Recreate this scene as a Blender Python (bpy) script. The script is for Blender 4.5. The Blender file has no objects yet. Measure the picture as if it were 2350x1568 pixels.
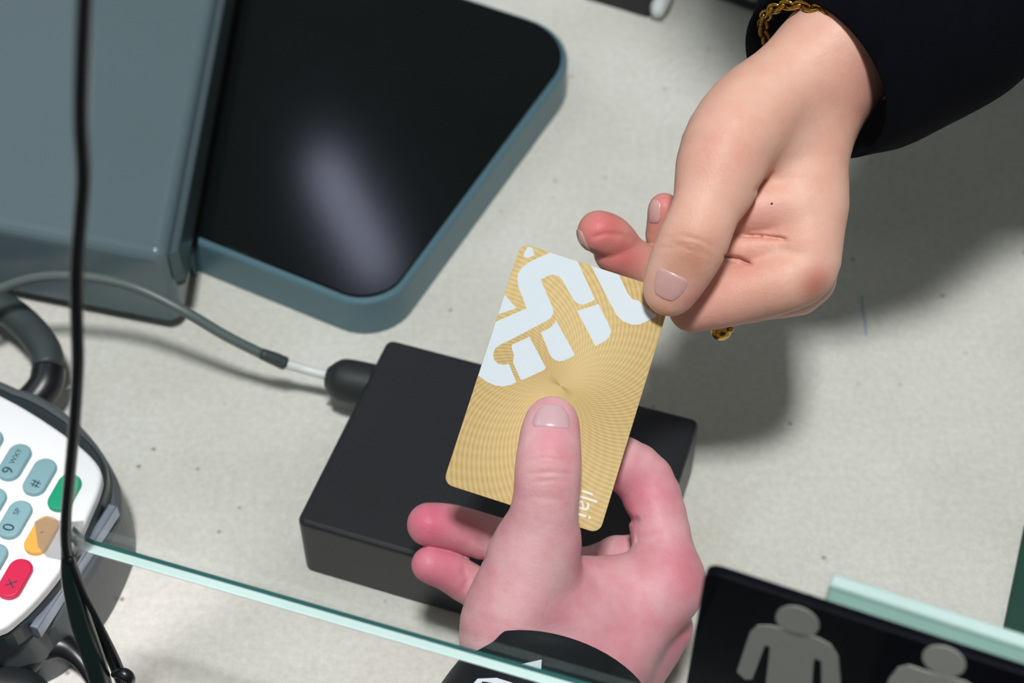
import bpy, bmesh, math, random
import numpy as np
from mathutils import Vector, Matrix

random.seed(4)
scene = bpy.context.scene
COL = scene.collection

# ------------------------------------------------------------------ camera
IMG_W, IMG_H, FPX = 2350.0, 1568.0, 3800.0
PITCH = math.radians(50.0)
CAM = Vector((0.0, 0.0, 0.555))
FWD = Vector((0.0, math.cos(PITCH), -math.sin(PITCH)))
UPV = Vector((0.0, math.sin(PITCH), math.cos(PITCH)))
RGT = Vector((1.0, 0.0, 0.0))
cam_data = bpy.data.cameras.new('camera')
cam = bpy.data.objects.new('camera', cam_data)
COL.objects.link(cam)
cam.location = CAM
cam.rotation_euler = (math.radians(90.0) - PITCH, 0.0, 0.0)
cam_data.sensor_fit = 'HORIZONTAL'
cam_data.sensor_width = 36.0
cam_data.lens = FPX / IMG_W * 36.0
cam_data.clip_start = 0.01
cam_data.clip_end = 50
cam_data.dof.use_dof = True
cam_data.dof.focus_distance = 0.553
cam_data.dof.aperture_fstop = 10.5
scene.camera = cam

# ------------------------------------------------------------------ world, lights, exposure
world = bpy.data.worlds.new('room_light')
scene.world = world
world.use_nodes = True
bgn = world.node_tree.nodes['Background']
bgn.inputs[0].default_value = (1.0, 0.98, 0.90, 1)
bgn.inputs[1].default_value = 0.18


def area_light(name, loc, target, sx, sy, power, col):
    ld = bpy.data.lights.new(name, 'AREA')
    ld.shape = 'RECTANGLE'
    ld.size, ld.size_y = sx, sy
    ld.energy = power
    ld.color = col
    o = bpy.data.objects.new(name, ld)
    COL.objects.link(o)
    o.location = loc
    o.rotation_euler = (Vector(target) - Vector(loc)).to_track_quat('-Z', 'Y').to_euler()
    return o


area_light('ceiling_panel_light', (-0.02, -0.20, 2.15), (0.05, 0.5, 0.0), 0.24, 0.24, 60.0, (1.0, 0.955, 0.955))
area_light('cool_fill_light', (-1.6, 0.9, 2.2), (0.15, 0.5, 0.0), 0.6, 0.6, 4.0, (0.78, 0.95, 1.0))  # fill lamp, added and tinted to cool the left side

scene.view_settings.view_transform = 'Standard'
scene.view_settings.look = 'None'
scene.view_settings.gamma = 1.0
scene.view_settings.use_curve_mapping = False
scene.view_settings.exposure = 0.03
# short light paths are enough here
scene.cycles.max_bounces = 4
scene.cycles.diffuse_bounces = 2
scene.cycles.glossy_bounces = 3
scene.cycles.transmission_bounces = 3
scene.cycles.transparent_max_bounces = 12
scene.cycles.use_light_tree = False
scene.cycles.caustics_reflective = False
scene.cycles.caustics_refractive = False


# ------------------------------------------------------------------ measuring helpers
def ray(px, py):
    return FWD + RGT * ((px - IMG_W / 2) / FPX) - UPV * ((py - IMG_H / 2) / FPX)


def at(px, py, d):
    """point seen at a pixel, d metres deep along the optical axis"""
    return CAM + ray(px, py) * d


def on_z(px, py, z):
    r = ray(px, py)
    return CAM + r * ((z - CAM.z) / r.z)


def on_plane(px, py, p0, n):
    r = ray(px, py)
    return CAM + r * ((p0 - CAM).dot(n) / r.dot(n))


# ------------------------------------------------------------------ material helpers
def new_mat(name):
    m = bpy.data.materials.new(name)
    m.use_nodes = True
    return m, m.node_tree.nodes, m.node_tree.links, m.node_tree.nodes['Principled BSDF']


def srgb(r, g, b):
    f = lambda c: (c / 255.0 / 12.92) if c / 255.0 <= 0.04045 else ((c / 255.0 + 0.055) / 1.055) ** 2.4
    return (f(r), f(g), f(b), 1.0)


def solid(name, col, rough=0.5, metal=0.0, vary=0.12, scale=60.0, bump=0.0, bump_scale=400.0, spec=0.5, sheen=0.0, coat=0.0):
    m, N, L, p = new_mat(name)
    p.inputs['Roughness'].default_value = rough
    p.inputs['Metallic'].default_value = metal
    p.inputs['Specular IOR Level'].default_value = spec
    if sheen:
        p.inputs['Sheen Weight'].default_value = sheen
    if coat:
        p.inputs['Coat Weight'].default_value = coat
        p.inputs['Coat Roughness'].default_value = 0.08
    tc = N.new('ShaderNodeTexCoord')
    no = N.new('ShaderNodeTexNoise')
    no.inputs['Scale'].default_value = scale
    no.inputs['Detail'].default_value = 2
    L.new(tc.outputs['Object'], no.inputs['Vector'])
    mx = N.new('ShaderNodeMix')
    mx.data_type = 'RGBA'
    mx.inputs[6].default_value = (col[0] * (1 - vary), col[1] * (1 - vary), col[2] * (1 - vary), 1)
    mx.inputs[7].default_value = (min(col[0] * (1 + vary), 1), min(col[1] * (1 + vary), 1), min(col[2] * (1 + vary), 1), 1)
    L.new(no.outputs['Fac'], mx.inputs[0])
    L.new(mx.outputs[2], p.inputs['Base Color'])
    if bump:
        nb = N.new('ShaderNodeTexNoise')
        nb.inputs['Scale'].default_value = bump_scale
        nb.inputs['Detail'].default_value = 3
        L.new(tc.outputs['Object'], nb.inputs['Vector'])
        b = N.new('ShaderNodeBump')
        b.inputs['Strength'].default_value = bump
        b.inputs['Distance'].default_value = 0.0004
        L.new(nb.outputs['Fac'], b.inputs['Height'])
        L.new(b.outputs[0], p.inputs['Normal'])
    return m


def counter_mat():
    m, N, L, p = new_mat('cream_speckled_laminate')
    tc = N.new('ShaderNodeTexCoord')
    def noise(scale, detail=4, rough=0.5):
        n = N.new('ShaderNodeTexNoise')
        n.inputs['Scale'].default_value = scale
        n.inputs['Detail'].default_value = detail
        n.inputs['Roughness'].default_value = rough
        L.new(tc.outputs['Object'], n.inputs['Vector'])
        return n
    def ramp(src, a, b, ca, cb):
        r = N.new('ShaderNodeValToRGB')
        r.color_ramp.elements[0].position = a
        r.color_ramp.elements[1].position = b
        r.color_ramp.elements[0].color = ca
        r.color_ramp.elements[1].color = cb
        L.new(src, r.inputs[0])
        return r
    def mix(fac, a, b, mode='MIX'):
        x = N.new('ShaderNodeMix')
        x.data_type = 'RGBA'
        x.blend_type = mode
        if hasattr(fac, 'is_linked'):
            L.new(fac, x.inputs[0])
        else:
            x.inputs[0].default_value = fac
        L.new(a, x.inputs[6])
        L.new(b, x.inputs[7])
        return x.outputs[2]
    big = ramp(noise(9, 5, 0.6).outputs['Fac'], 0.30, 0.72, srgb(205, 205, 196), srgb(223, 224, 219))
    fine = ramp(noise(330, 5, 0.75).outputs['Fac'], 0.36, 0.66, (0.88, 0.88, 0.86, 1), (1.05, 1.05, 1.06, 1))
    col = mix(1.0, big.outputs[0], fine.outputs[0], 'MULTIPLY')
    vo = N.new('ShaderNodeTexVoronoi')
    vo.inputs['Scale'].default_value = 95
    L.new(tc.outputs['Object'], vo.inputs['Vector'])
    spot = ramp(vo.outputs['Distance'], 0.05, 0.13, (1, 1, 1, 1), (0, 0, 0, 1))
    pick = ramp(vo.outputs['Color'], 0.66, 0.70, (0, 0, 0, 1), (1, 1, 1, 1))
    both = mix(1.0, spot.outputs[0], pick.outputs[0], 'MULTIPLY')
    dark = N.new('ShaderNodeRGB')
    dark.outputs[0].default_value = srgb(150, 146, 138)
    col = mix(both, col, dark.outputs[0])
    vo2 = N.new('ShaderNodeTexVoronoi')
    vo2.inputs['Scale'].default_value = 34
    L.new(tc.outputs['Object'], vo2.inputs['Vector'])
    spot2 = ramp(vo2.outputs['Distance'], 0.03, 0.06, (1, 1, 1, 1), (0, 0, 0, 1))
    pick2 = ramp(vo2.outputs['Color'], 0.70, 0.74, (0, 0, 0, 1), (1, 1, 1, 1))
    both2 = mix(1.0, spot2.outputs[0], pick2.outputs[0], 'MULTIPLY')
    dk = N.new('ShaderNodeRGB')
    dk.outputs[0].default_value = srgb(112, 108, 102)
    col = mix(both2, col, dk.outputs[0])
    L.new(col, p.inputs['Base Color'])
    p.inputs['Roughness'].default_value = 0.38
    b = N.new('ShaderNodeBump')
    b.inputs['Strength'].default_value = 0.15
    b.inputs['Distance'].default_value = 0.0005
    L.new(noise(220, 4).outputs['Fac'], b.inputs['Height'])
    L.new(b.outputs[0], p.inputs['Normal'])
    return m


def skin_mat(name, base, pink, dark):
    m, N, L, p = new_mat(name)
    tc = N.new('ShaderNodeTexCoord')
    at_ = N.new('ShaderNodeAttribute')
    at_.attribute_name = 'flush'
    n1 = N.new('ShaderNodeTexNoise')
    n1.inputs['Scale'].default_value = 75
    n1.inputs['Detail'].default_value = 5
    n1.inputs['Roughness'].default_value = 0.6
    L.new(tc.outputs['Object'], n1.inputs['Vector'])
    rp = N.new('ShaderNodeValToRGB')
    rp.color_ramp.elements[0].position = 0.35
    rp.color_ramp.elements[1].position = 0.7
    rp.color_ramp.elements[0].color = base
    rp.color_ramp.elements[1].color = dark
    L.new(n1.outputs['Fac'], rp.inputs[0])
    mx = N.new('ShaderNodeMix')
    mx.data_type = 'RGBA'
    L.new(at_.outputs['Fac'], mx.inputs[0])
    L.new(rp.outputs[0], mx.inputs[6])
    mx.inputs[7].default_value = pink
    tan_shade = N.new('ShaderNodeAttribute')
    tan_shade.attribute_name = 'tan'
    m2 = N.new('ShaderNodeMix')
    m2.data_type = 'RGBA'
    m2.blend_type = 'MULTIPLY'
    L.new(tan_shade.outputs['Fac'], m2.inputs[0])
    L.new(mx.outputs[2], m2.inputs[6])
    m2.inputs[7].default_value = (0.62, 0.48, 0.38, 1)  # brown multiply: knuckle tone and shade painted into the skin colour
    L.new(m2.outputs[2], p.inputs['Base Color'])
    p.inputs['Roughness'].default_value = 0.5
    p.inputs['Specular IOR Level'].default_value = 0.35
    p.inputs['Subsurface Weight'].default_value = 0.25
    p.inputs['Subsurface Radius'].default_value = (1.0, 0.35, 0.2)
    p.inputs['Subsurface Scale'].default_value = 0.004
    vo = N.new('ShaderNodeTexVoronoi')
    vo.inputs['Scale'].default_value = 900
    L.new(tc.outputs['Object'], vo.inputs['Vector'])
    n2 = N.new('ShaderNodeTexNoise')
    n2.inputs['Scale'].default_value = 260
    n2.inputs['Detail'].default_value = 4
    L.new(tc.outputs['Object'], n2.inputs['Vector'])
    ad = N.new('ShaderNodeMath')
    ad.operation = 'ADD'
    L.new(vo.outputs['Distance'], ad.inputs[0])
    L.new(n2.outputs['Fac'], ad.inputs[1])
    b = N.new('ShaderNodeBump')
    b.inputs['Strength'].default_value = 0.22
    b.inputs['Distance'].default_value = 0.0003
    L.new(ad.outputs[0], b.inputs['Height'])
    L.new(b.outputs[0], p.inputs['Normal'])
    return m


def clear_glass(name, tint, refl=1.0):
    m, N, L, p = new_mat(name)
    N.remove(p)
    out = N['Material Output']
    tr = N.new('ShaderNodeBsdfTransparent')
    tr.inputs[0].default_value = tint
    gl = N.new('ShaderNodeBsdfGlossy')
    gl.inputs['Roughness'].default_value = 0.0
    gl.inputs[0].default_value = (refl, refl, refl, 1)
    lw = N.new('ShaderNodeLayerWeight')
    pw = N.new('ShaderNodeMath')
    pw.operation = 'POWER'
    L.new(lw.outputs['Facing'], pw.inputs[0])
    pw.inputs[1].default_value = 5.0
    fr = N.new('ShaderNodeMath')
    fr.operation = 'MULTIPLY_ADD'
    L.new(pw.outputs[0], fr.inputs[0])
    fr.inputs[1].default_value = 0.35
    fr.inputs[2].default_value = 0.035
    mx = N.new('ShaderNodeMixShader')
    L.new(fr.outputs[0], mx.inputs[0])
    L.new(tr.outputs[0], mx.inputs[1])
    L.new(gl.outputs[0], mx.inputs[2])
    L.new(mx.outputs[0], out.inputs[0])
    return m


# ------------------------------------------------------------------ object helpers
def thing(name, label, cat, loc, group=None):
    o = bpy.data.objects.new(name, None)
    o.empty_display_size = 0.02
    COL.objects.link(o)
    o.location = loc
    o['label'] = label
    o['category'] = cat
    if group:
        o['group'] = group
    return o


def tag(o, label, cat, group=None):
    o['label'] = label
    o['category'] = cat
    if group:
        o['group'] = group
    return o


_world_loc = {}


def put(name, me, mats, parent=None, label=None, smooth=False):
    """link a mesh built in world coordinates, as a part of parent if given"""
    o = bpy.data.objects.new(name, me)
    COL.objects.link(o)
    for m in (mats if isinstance(mats, (list, tuple)) else [mats]):
        me.materials.append(m)
    if smooth:
        for pl in me.polygons:
            pl.use_smooth = True
    if parent is not None:
        o.parent = parent
        chain = Matrix.Identity(4)
        q = parent
        while q is not None:
            chain = q.matrix_parent_inverse.copy() @ Matrix.LocRotScale(q.location, q.rotation_euler, q.scale) if q.parent else Matrix.LocRotScale(q.location, q.rotation_euler, q.scale)
            if q.parent is None:
                break
            q2 = q.parent
            chain = Matrix.LocRotScale(q2.location, q2.rotation_euler, q2.scale) @ chain
            q = q2
            break
        o.matrix_parent_inverse = chain.inverted()
    if label:
        o['label'] = label
    return o


def bm_mesh(bm, name='m'):
    me = bpy.data.meshes.new(name)
    bmesh.ops.recalc_face_normals(bm, faces=bm.faces)
    bm.to_mesh(me)
    bm.free()
    return me


def round_poly(pts, radii, seg=8):
    """2-D polygon with rounded corners"""
    out = []
    n = len(pts)
    for i in range(n):
        p0, p1, p2 = Vector(pts[i - 1]), Vector(pts[i]), Vector(pts[(i + 1) % n])
        r = radii[i] if isinstance(radii, (list, tuple)) else radii
        a, b = (p0 - p1), (p2 - p1)
        la, lb = a.length, b.length
        a.normalize()
        b.normalize()
        ang = max(min(a.dot(b), 0.9999), -0.9999)
        half = math.acos(ang) / 2
        t = min(r / math.tan(half), la * 0.49, lb * 0.49)
        rr = t * math.tan(half)
        if r <= 1e-9:
            out.append(tuple(p1))
            continue
        bis = (a + b).normalized()
        c = p1 + bis * (rr / math.sin(half))
        s, e = p1 + a * t - c, p1 + b * t - c
        a0, a1 = math.atan2(s.y, s.x), math.atan2(e.y, e.x)
        da = (a1 - a0 + math.pi) % (2 * math.pi) - math.pi
        for k in range(seg + 1):
            q = a0 + da * k / seg
            out.append((c.x + rr * math.cos(q), c.y + rr * math.sin(q)))
    return out


def prism(pts3, off, bevel=0.0, seg=3, bevel_bottom=False):
    """solid from a planar outline (3-D points) swept by vector off; the far rim is bevelled"""
    bm = bmesh.new()
    vs = [bm.verts.new(p) for p in pts3]
    f = bm.faces.new(vs)
    r = bmesh.ops.extrude_face_region(bm, geom=[f])
    top = [v for v in r['geom'] if isinstance(v, bmesh.types.BMVert)]
    bmesh.ops.translate(bm, verts=top, vec=off)
    bmesh.ops.recalc_face_normals(bm, faces=bm.faces)
    if bevel:
        ts = set(top)
        ed = [e for e in bm.edges if e.verts[0] in ts and e.verts[1] in ts]
        if bevel_bottom:
            ed += [e for e in bm.edges if e.verts[0] not in ts and e.verts[1] not in ts]
        bmesh.ops.bevel(bm, geom=ed, offset=bevel, segments=seg, affect='EDGES', profile=0.5)
    return bm_mesh(bm)


def prism_z(pts2, z0, z1, bevel=0.0, seg=3):
    return prism([Vector((p[0], p[1], z0)) for p in pts2], Vector((0, 0, z1 - z0)), bevel, seg)


def catmull(P, sub):
    P = [np.array(p, float) for p in P]
    if len(P) < 3:
        return [P[0] + (P[1] - P[0]) * t for t in np.linspace(0, 1, sub + 1)]
    Q = [2 * P[0] - P[1]] + P + [2 * P[-1] - P[-2]]
    out = []
    for i in range(1, len(Q) - 2):
        p0, p1, p2, p3 = Q[i - 1:i + 3]
        for k in range(sub):
            t = k / sub
            out.append(0.5 * ((2 * p1) + (-p0 + p2) * t + (2 * p0 - 5 * p1 + 4 * p2 - p3) * t * t + (-p0 + 3 * p1 - 3 * p2 + p3) * t ** 3))
    out.append(P[-1])
    return out


def tube(path, radius, sub=8, sides=14, flat=1.0, flat_dir=None):
    """swept tube; radius a number or a list along the control points"""
    if not isinstance(radius, (list, tuple)):
        radius = [radius] * len(path)
    R4 = catmull([list(p) + [r] for p, r in zip(path, radius)], sub)
    pts = [Vector(q[:3]) for q in R4]
    rad = [q[3] for q in R4]
    bm = bmesh.new()
    rings = []
    up = None
    for i, p in enumerate(pts):
        t = (pts[min(i + 1, len(pts) - 1)] - pts[max(i - 1, 0)]).normalized()
        if flat_dir is not None:
            a = (flat_dir - t * flat_dir.dot(t)).normalized()
        elif up is None:
            a = t.orthogonal().normalized()
        else:
            a = (up - t * up.dot(t)).normalized()
        up = a
        b = t.cross(a)
        rings.append([bm.verts.new(p + a * (rad[i] * flat * math.cos(2 * math.pi * k / sides)) + b * (rad[i] * math.sin(2 * math.pi * k / sides))) for k in range(sides)])
    for r0, r1 in zip(rings, rings[1:]):
        for k in range(sides):
            bm.faces.new((r0[k], r0[(k + 1) % sides], r1[(k + 1) % sides], r1[k]))
    bm.faces.new(list(reversed(rings[0])))
    bm.faces.new(rings[-1])
    return bm_mesh(bm)


def torus(c, n, R, r, seg=28, sides=10, ax=None, ratio=1.0):
    n = n.normalized()
    a = (ax - n * ax.dot(n)).normalized() if ax is not None else n.orthogonal().normalized()
    b = n.cross(a)
    bm = bmesh.new()
    rings = []
    for i in range(seg):
        t = 2 * math.pi * i / seg
        p = c + a * (R * math.cos(t)) + b * (R * ratio * math.sin(t))
        o = (a * math.cos(t) + b * math.sin(t)).normalized()
        rings.append([bm.verts.new(p + o * (r * math.cos(2 * math.pi * k / sides)) + n * (r * math.sin(2 * math.pi * k / sides))) for k in range(sides)])
    for i in range(seg):
        r0, r1 = rings[i], rings[(i + 1) % seg]
        for k in range(sides):
            bm.faces.new((r0[k], r0[(k + 1) % sides], r1[(k + 1) % sides], r1[k]))
    return bm_mesh(bm)


def text_mesh(s, size, origin, ex, ey, lift):
    """flat lettering as a mesh; ex reading direction, ey letter up"""
    cu = bpy.data.curves.new('lettering', 'FONT')
    cu.body = s
    cu.size = size
    cu.extrude = 0.00004
    tmp = bpy.data.objects.new('lettering', cu)
    COL.objects.link(tmp)
    bpy.context.view_layer.update()
    me = bpy.data.meshes.new_from_object(tmp.evaluated_get(bpy.context.evaluated_depsgraph_get()))
    bpy.data.objects.remove(tmp)
    bpy.data.curves.remove(cu)
    n = ex.cross(ey).normalized()
    M = Matrix((ex, ey, n)).transposed().to_4x4()
    M.translation = origin + n * lift
    me.transform(M)
    return me


# ------------------------------------------------------------------ materials
M = {}
M['counter'] = counter_mat()
M['black_gloss'] = solid('black_glossy_screen', (0.0015, 0.0035, 0.0045), 0.10, vary=0.3, scale=25, bump=0.02, bump_scale=900, spec=0.2)
M['rim'] = solid('blue_grey_rim_plastic', srgb(82, 114, 126), 0.35, vary=0.12, scale=14)
M['housing'] = solid('grey_green_housing_plastic', srgb(92, 110, 117), 0.25, vary=0.10, scale=8)
M['housing_dark'] = solid('slate_housing_edge', srgb(66, 82, 88), 0.3, vary=0.1, scale=12)
M['black_side'] = solid('black_housing_side', (0.004, 0.005, 0.007), 0.4)
M['reader'] = solid('black_satin_plastic', srgb(27, 30, 35), 0.42, vary=0.2, scale=30, bump=0.05, bump_scale=1500)
M['rubber'] = solid('black_rubber', srgb(30, 36, 38), 0.55, vary=0.2, bump=0.05)
M['grey_cable'] = solid('grey_cable_sheath', srgb(88, 100, 100), 0.4, vary=0.12)
M['dark_cable'] = solid('dark_grey_cable_sheath', srgb(56, 66, 68), 0.45, vary=0.15)
M['black_cable'] = solid('black_cable_sheath', (0.006, 0.008, 0.011), 0.35, vary=0.2)
M['green_black'] = solid('green_black_cable_sheath', srgb(22, 38, 36), 0.3, vary=0.2)
M['white_plastic'] = solid('white_sleeve_plastic', srgb(215, 222, 222), 0.4, vary=0.05)
M['silver'] = solid('silver_white_faceplate', srgb(236, 240, 244), 0.35, vary=0.03, scale=900)
M['pos_dark'] = solid('dark_slate_terminal_shell', srgb(38, 50, 56), 0.3, vary=0.15)
M['pos_grey'] = solid('grey_terminal_shell', srgb(84, 92, 96), 0.4, vary=0.12)
M['metal'] = solid('brushed_metal_strip', srgb(170, 182, 200), 0.3, metal=0.7, vary=0.15, scale=200)
M['key_blue'] = solid('blue_grey_key_rubber', srgb(124, 164, 172), 0.5, vary=0.05)
M['key_green'] = solid('green_key_rubber', srgb(8, 150, 112), 0.5, vary=0.08)
M['key_yellow'] = solid('amber_key_rubber', srgb(226, 168, 72), 0.5, vary=0.08)
M['key_red'] = solid('red_key_rubber', srgb(200, 22, 72), 0.5, vary=0.08)
M['ink'] = solid('dark_ink', srgb(18, 52, 70), 0.6)
M['sign_black'] = solid('navy_black_sign_plastic', (0.0012, 0.0018, 0.005), 0.5, vary=0.25, spec=0.05)
M['sign_grey'] = solid('pale_grey_sign_print', srgb(168, 172, 166), 0.6, vary=0.04)
M['fabric'] = solid('navy_black_jacket_fabric', (0.0020, 0.0026, 0.0055), 0.9, vary=0.35, scale=180, bump=0.5, bump_scale=1800, spec=0.04)
M['cuff'] = solid('black_cuff_fabric', (0.005, 0.008, 0.010), 0.7, vary=0.3, scale=150, bump=0.4, bump_scale=1500, spec=0.25, sheen=0.05)
M['gold'] = solid('gold_metal', srgb(205, 160, 70), 0.22, metal=1.0, vary=0.1)
M['white_print'] = solid('white_card_print', srgb(214, 226, 234), 0.6, vary=0.01, spec=0.2)
M['text_print'] = solid('pale_silver_card_print', srgb(228, 228, 220), 0.4, vary=0.03)
M['glass'] = clear_glass('clear_glass', (0.975, 0.988, 0.984, 1))
M['glass_clear'] = clear_glass('clear_panel_glass', (0.88, 0.96, 0.94, 1))
M['edge_dark'] = solid('green_glass_edge', srgb(40, 92, 92), 0.12, vary=0.25, scale=20)
M['edge_pale'] = solid('pale_polished_glass_edge', srgb(206, 232, 230), 0.15, vary=0.12, scale=20)
tm_, tn_, tl_, tp_ = new_mat('milky_clear_tape')
tp_.inputs['Base Color'].default_value = (0.75, 0.78, 0.8, 1)
tp_.inputs['Roughness'].default_value = 0.3
tno = tn_.new('ShaderNodeTexNoise')
tno.inputs['Scale'].default_value = 160
tmr = tn_.new('ShaderNodeMapRange')
tmr.inputs['To Min'].default_value = 0.15
tmr.inputs['To Max'].default_value = 0.7
tl_.new(tno.outputs['Fac'], tmr.inputs['Value'])
tl_.new(tmr.outputs[0], tp_.inputs['Alpha'])
M['tape'] = tm_
M['green'] = solid('dark_green_mat_rubber', srgb(14, 66, 52), 0.6, vary=0.1)
M['floor'] = solid('dark_floor_vinyl', (0.02, 0.022, 0.022), 0.6, vary=0.2, scale=4)
M['pen'] = solid('blue_pen_ink', srgb(150, 176, 196), 0.6)
M['nail_low'] = solid('pink_nail', srgb(216, 176, 184), 0.28, vary=0.06, scale=120, coat=0.3)
M['nail_top'] = solid('tan_pink_nail', srgb(212, 166, 164), 0.28, vary=0.08, scale=120, coat=0.3)
M['screen_pale'] = solid('pale_device_screen', srgb(140, 160, 160), 0.3)
M['skin_low'] = skin_mat('pale_pink_skin', srgb(234, 186, 192), srgb(218, 104, 134), srgb(224, 154, 164))
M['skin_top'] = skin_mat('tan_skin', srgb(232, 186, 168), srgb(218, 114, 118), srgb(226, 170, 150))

# ------------------------------------------------------------------ setting: counter, floor
# directions of the service desk: its glass runs from left to lower right
PANE_Z = 0.135
gA, gB = on_z(150, 1250, PANE_Z), on_z(1250, 1568, PANE_Z)
DE = (gB - gA).normalized()                 # along the glass
DN = Vector((-DE.y, DE.x, 0)).normalized()  # away from the customer


def desk(s, t):
    """desk coordinates: s along the glass, t away from the customer"""
    q = gA + DE * s + DN * t
    return (q.x, q.y)


cpts = round_poly([desk(-1.0, -0.014), desk(0.92, -0.014), desk(0.92, 0.66), desk(-1.0, 0.66)], 0.01, 4)
counter = put('counter', prism_z(cpts, -0.035, 0.0, 0.004), M['counter'])
tag(counter, 'cream speckled counter top under the hands and devices', 'counter')
pen = [on_z(x, y, 0.0002) for x, y in ((1977, 680), (1979, 705), (1984, 735), (1988, 770))]
pm = put('pen_mark', tube(pen, 0.00045, 6, 8, 0.3, Vector((0, 0, 1))), M['pen'], counter)

fl = bmesh.new()
for x, y in ((-4, -4), (4, -4), (4, 4), (-4, 4)):
    fl.verts.new((x, y, -0.95))
fl.faces.new(fl.verts)
floor = put('floor', bm_mesh(fl), M['floor'])
floor['kind'] = 'structure'
front = [desk(-0.98, -0.008), desk(0.90, -0.008), desk(0.90, 0.02), desk(-0.98, 0.02)]
cf = put('front_panel', prism_z(front, -0.95, -0.036, 0.0), M['floor'], counter)

# dark green mat at the right
mat_pts = [on_z(2352, 1195, 0), on_z(2306, 1420, 0), on_z(2262, 1640, 0), on_z(2700, 1700, 0), on_z(2760, 1300, 0)]
gm = put('counter_mat', prism_z(round_poly([(p.x, p.y) for p in mat_pts], 0.004, 4), 0.0002, 0.004, 0.001), M['green'])
tag(gm, 'dark green mat corner at the far right edge of the counter', 'mat')

# ------------------------------------------------------------------ black pad with grey rim
ZT = 0.022
fr_, br_, fl_ = on_z(878, 722, ZT), on_z(1356, 82, ZT), on_z(392, 574, ZT)
ey_ = (br_ - fr_).normalized()
ex_ = Vector((ey_.y, -ey_.x, 0))
dep = (br_ - fr_).length
wid = (fr_ - fl_).dot(ex_)
w0, w1 = on_z(372, 640, 0.05), on_z(500, 0, 0.05)     # right top edge of the housing beside it


def wall_x(y):
    return w0.x + (w1.x - w0.x) * (y - w0.y) / (w1.y - w0.y)


outer = [fr_, br_, br_ - ex_ * 0.30, Vector((wall_x(0.86) + 0.0006, 0.86, 0)), Vector((wall_x(0.50) + 0.0006, 0.50, 0)), fr_ - ex_ * wid]
o2 = [(p.x, p.y) for p in outer]
pad = thing('display_pad', 'black glossy rounded pad with blue-grey rim lying beside the housing', 'display', (fr_ + br_) / 2 - ex_ * 0.08)
pad.location.z = 0
rad = [0.022, 0.034, 0.01, 0.004, 0.004, 0.012]
base_out = round_poly(o2, rad, 10)
put('rim', prism_z(base_out, 0.0004, ZT - 0.0012, 0.0022, 3), M['rim'], pad, smooth=False)
cx = sum(p[0] for p in base_out) / len(base_out)
cy = sum(p[1] for p in base_out) / len(base_out)


def inset(poly, d):
    out = []
    n = len(poly)
    for i in range(n):
        p0, p1, p2 = Vector(poly[i - 1]), Vector(poly[i]), Vector(poly[(i + 1) % n])
        e0, e1 = (p1 - p0), (p2 - p1)
        if e0.length < 1e-7 or e1.length < 1e-7:
            out.append(tuple(p1))
            continue
        e0.normalize()
        e1.normalize()
        nn = Vector((-e0.y - e1.y, e0.x + e1.x))
        if nn.length < 1e-6:
            nn = Vector((-e0.y, e0.x))
        nn.normalize()
        out.append(tuple(p1 + nn * d))
    return out


area2 = sum(base_out[i - 1][0] * base_out[i][1] - base_out[i][0] * base_out[i - 1][1] for i in range(len(base_out)))
put('screen', prism_z(inset(base_out, 0.0030 if area2 > 0 else -0.0030), ZT - 0.004, ZT, 0.0006, 2), M['black_gloss'], pad)

# ------------------------------------------------------------------ grey-green housing at the left
hs = thing('device_housing', 'grey-green plastic device housing standing left of the black pad', 'housing', (w0.x - 0.1, w0.y + 0.1, 0))
fa = on_z(0, 590, 0.0)
hp = [(w0.x, w0.y + 0.012), (w1.x, w1.y + 0.25), (w1.x - 0.30, w1.y + 0.25), (w0.x - 0.30, w0.y + 0.012 + 0.075)]
HZ = 0.05
put('shell', prism_z(round_poly(hp, [0.006, 0.006, 0.006, 0.006], 6), 0.008, HZ, 0.006, 5), M['housing'], hs)
put('edge_strip', prism_z([(w0.x + 0.0002, w0.y + 0.016), (w0.x + 0.0042, w0.y + 0.018), (w1.x + 0.0042, w1.y + 0.24), (w1.x + 0.0002, w1.y + 0.24)], 0.030, HZ - 0.002, 0.0012, 3), M['housing_dark'], hs)
put('side_panel', prism_z([(w0.x + 0.0002, w0.y + 0.02), (w0.x + 0.003, w0.y + 0.022), (w1.x + 0.003, w1.y + 0.235), (w1.x + 0.0002, w1.y + 0.235)], 0.0232, 0.0298), M['black_side'], hs)
put('foot', prism_z([(w0.x - 0.012, w0.y + 0.026), (w1.x - 0.012, w1.y + 0.23), (w1.x - 0.28, w1.y + 0.23), (w0.x - 0.28, w0.y + 0.10)], 0.0003, 0.0085), M['housing_dark'], hs)

# ------------------------------------------------------------------ black reader box
RZ = 0.0335
ra, rb, rc_ = on_z(890, 775, RZ), on_z(1607, 962, RZ), on_z(674, 1196, RZ)
rx = (rb - ra).normalized()
ry = Vector((rx.y, -rx.x, 0))
rw, rd = (rb - ra).length, (rc_ - ra).dot(ry)
rpts = [ra, ra + rx * rw, ra + rx * rw + ry * rd, ra + ry * rd]
rd_t = thing('card_reader', 'black plastic card reader box lying under the gold card', 'card reader', (ra + rx * rw / 2 + ry * rd / 2))
rd_t.location.z = 0
rp2 = round_poly([(p.x, p.y) for p in rpts], 0.0035, 6)
put('body', prism_z(rp2, 0.0012, RZ, 0.0022, 4), M['reader'], rd_t)
fp = [ra + rx * 0.006 + ry * 0.006, ra + rx * (rw - 0.006) + ry * 0.006, ra + rx * (rw - 0.006) + ry * (rd - 0.006), ra + rx * 0.006 + ry * (rd - 0.006)]
put('base_plate', prism_z(round_poly([(p.x, p.y) for p in fp], 0.003, 4), 0.0002, 0.0012), M['rubber'], rd_t)

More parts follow.
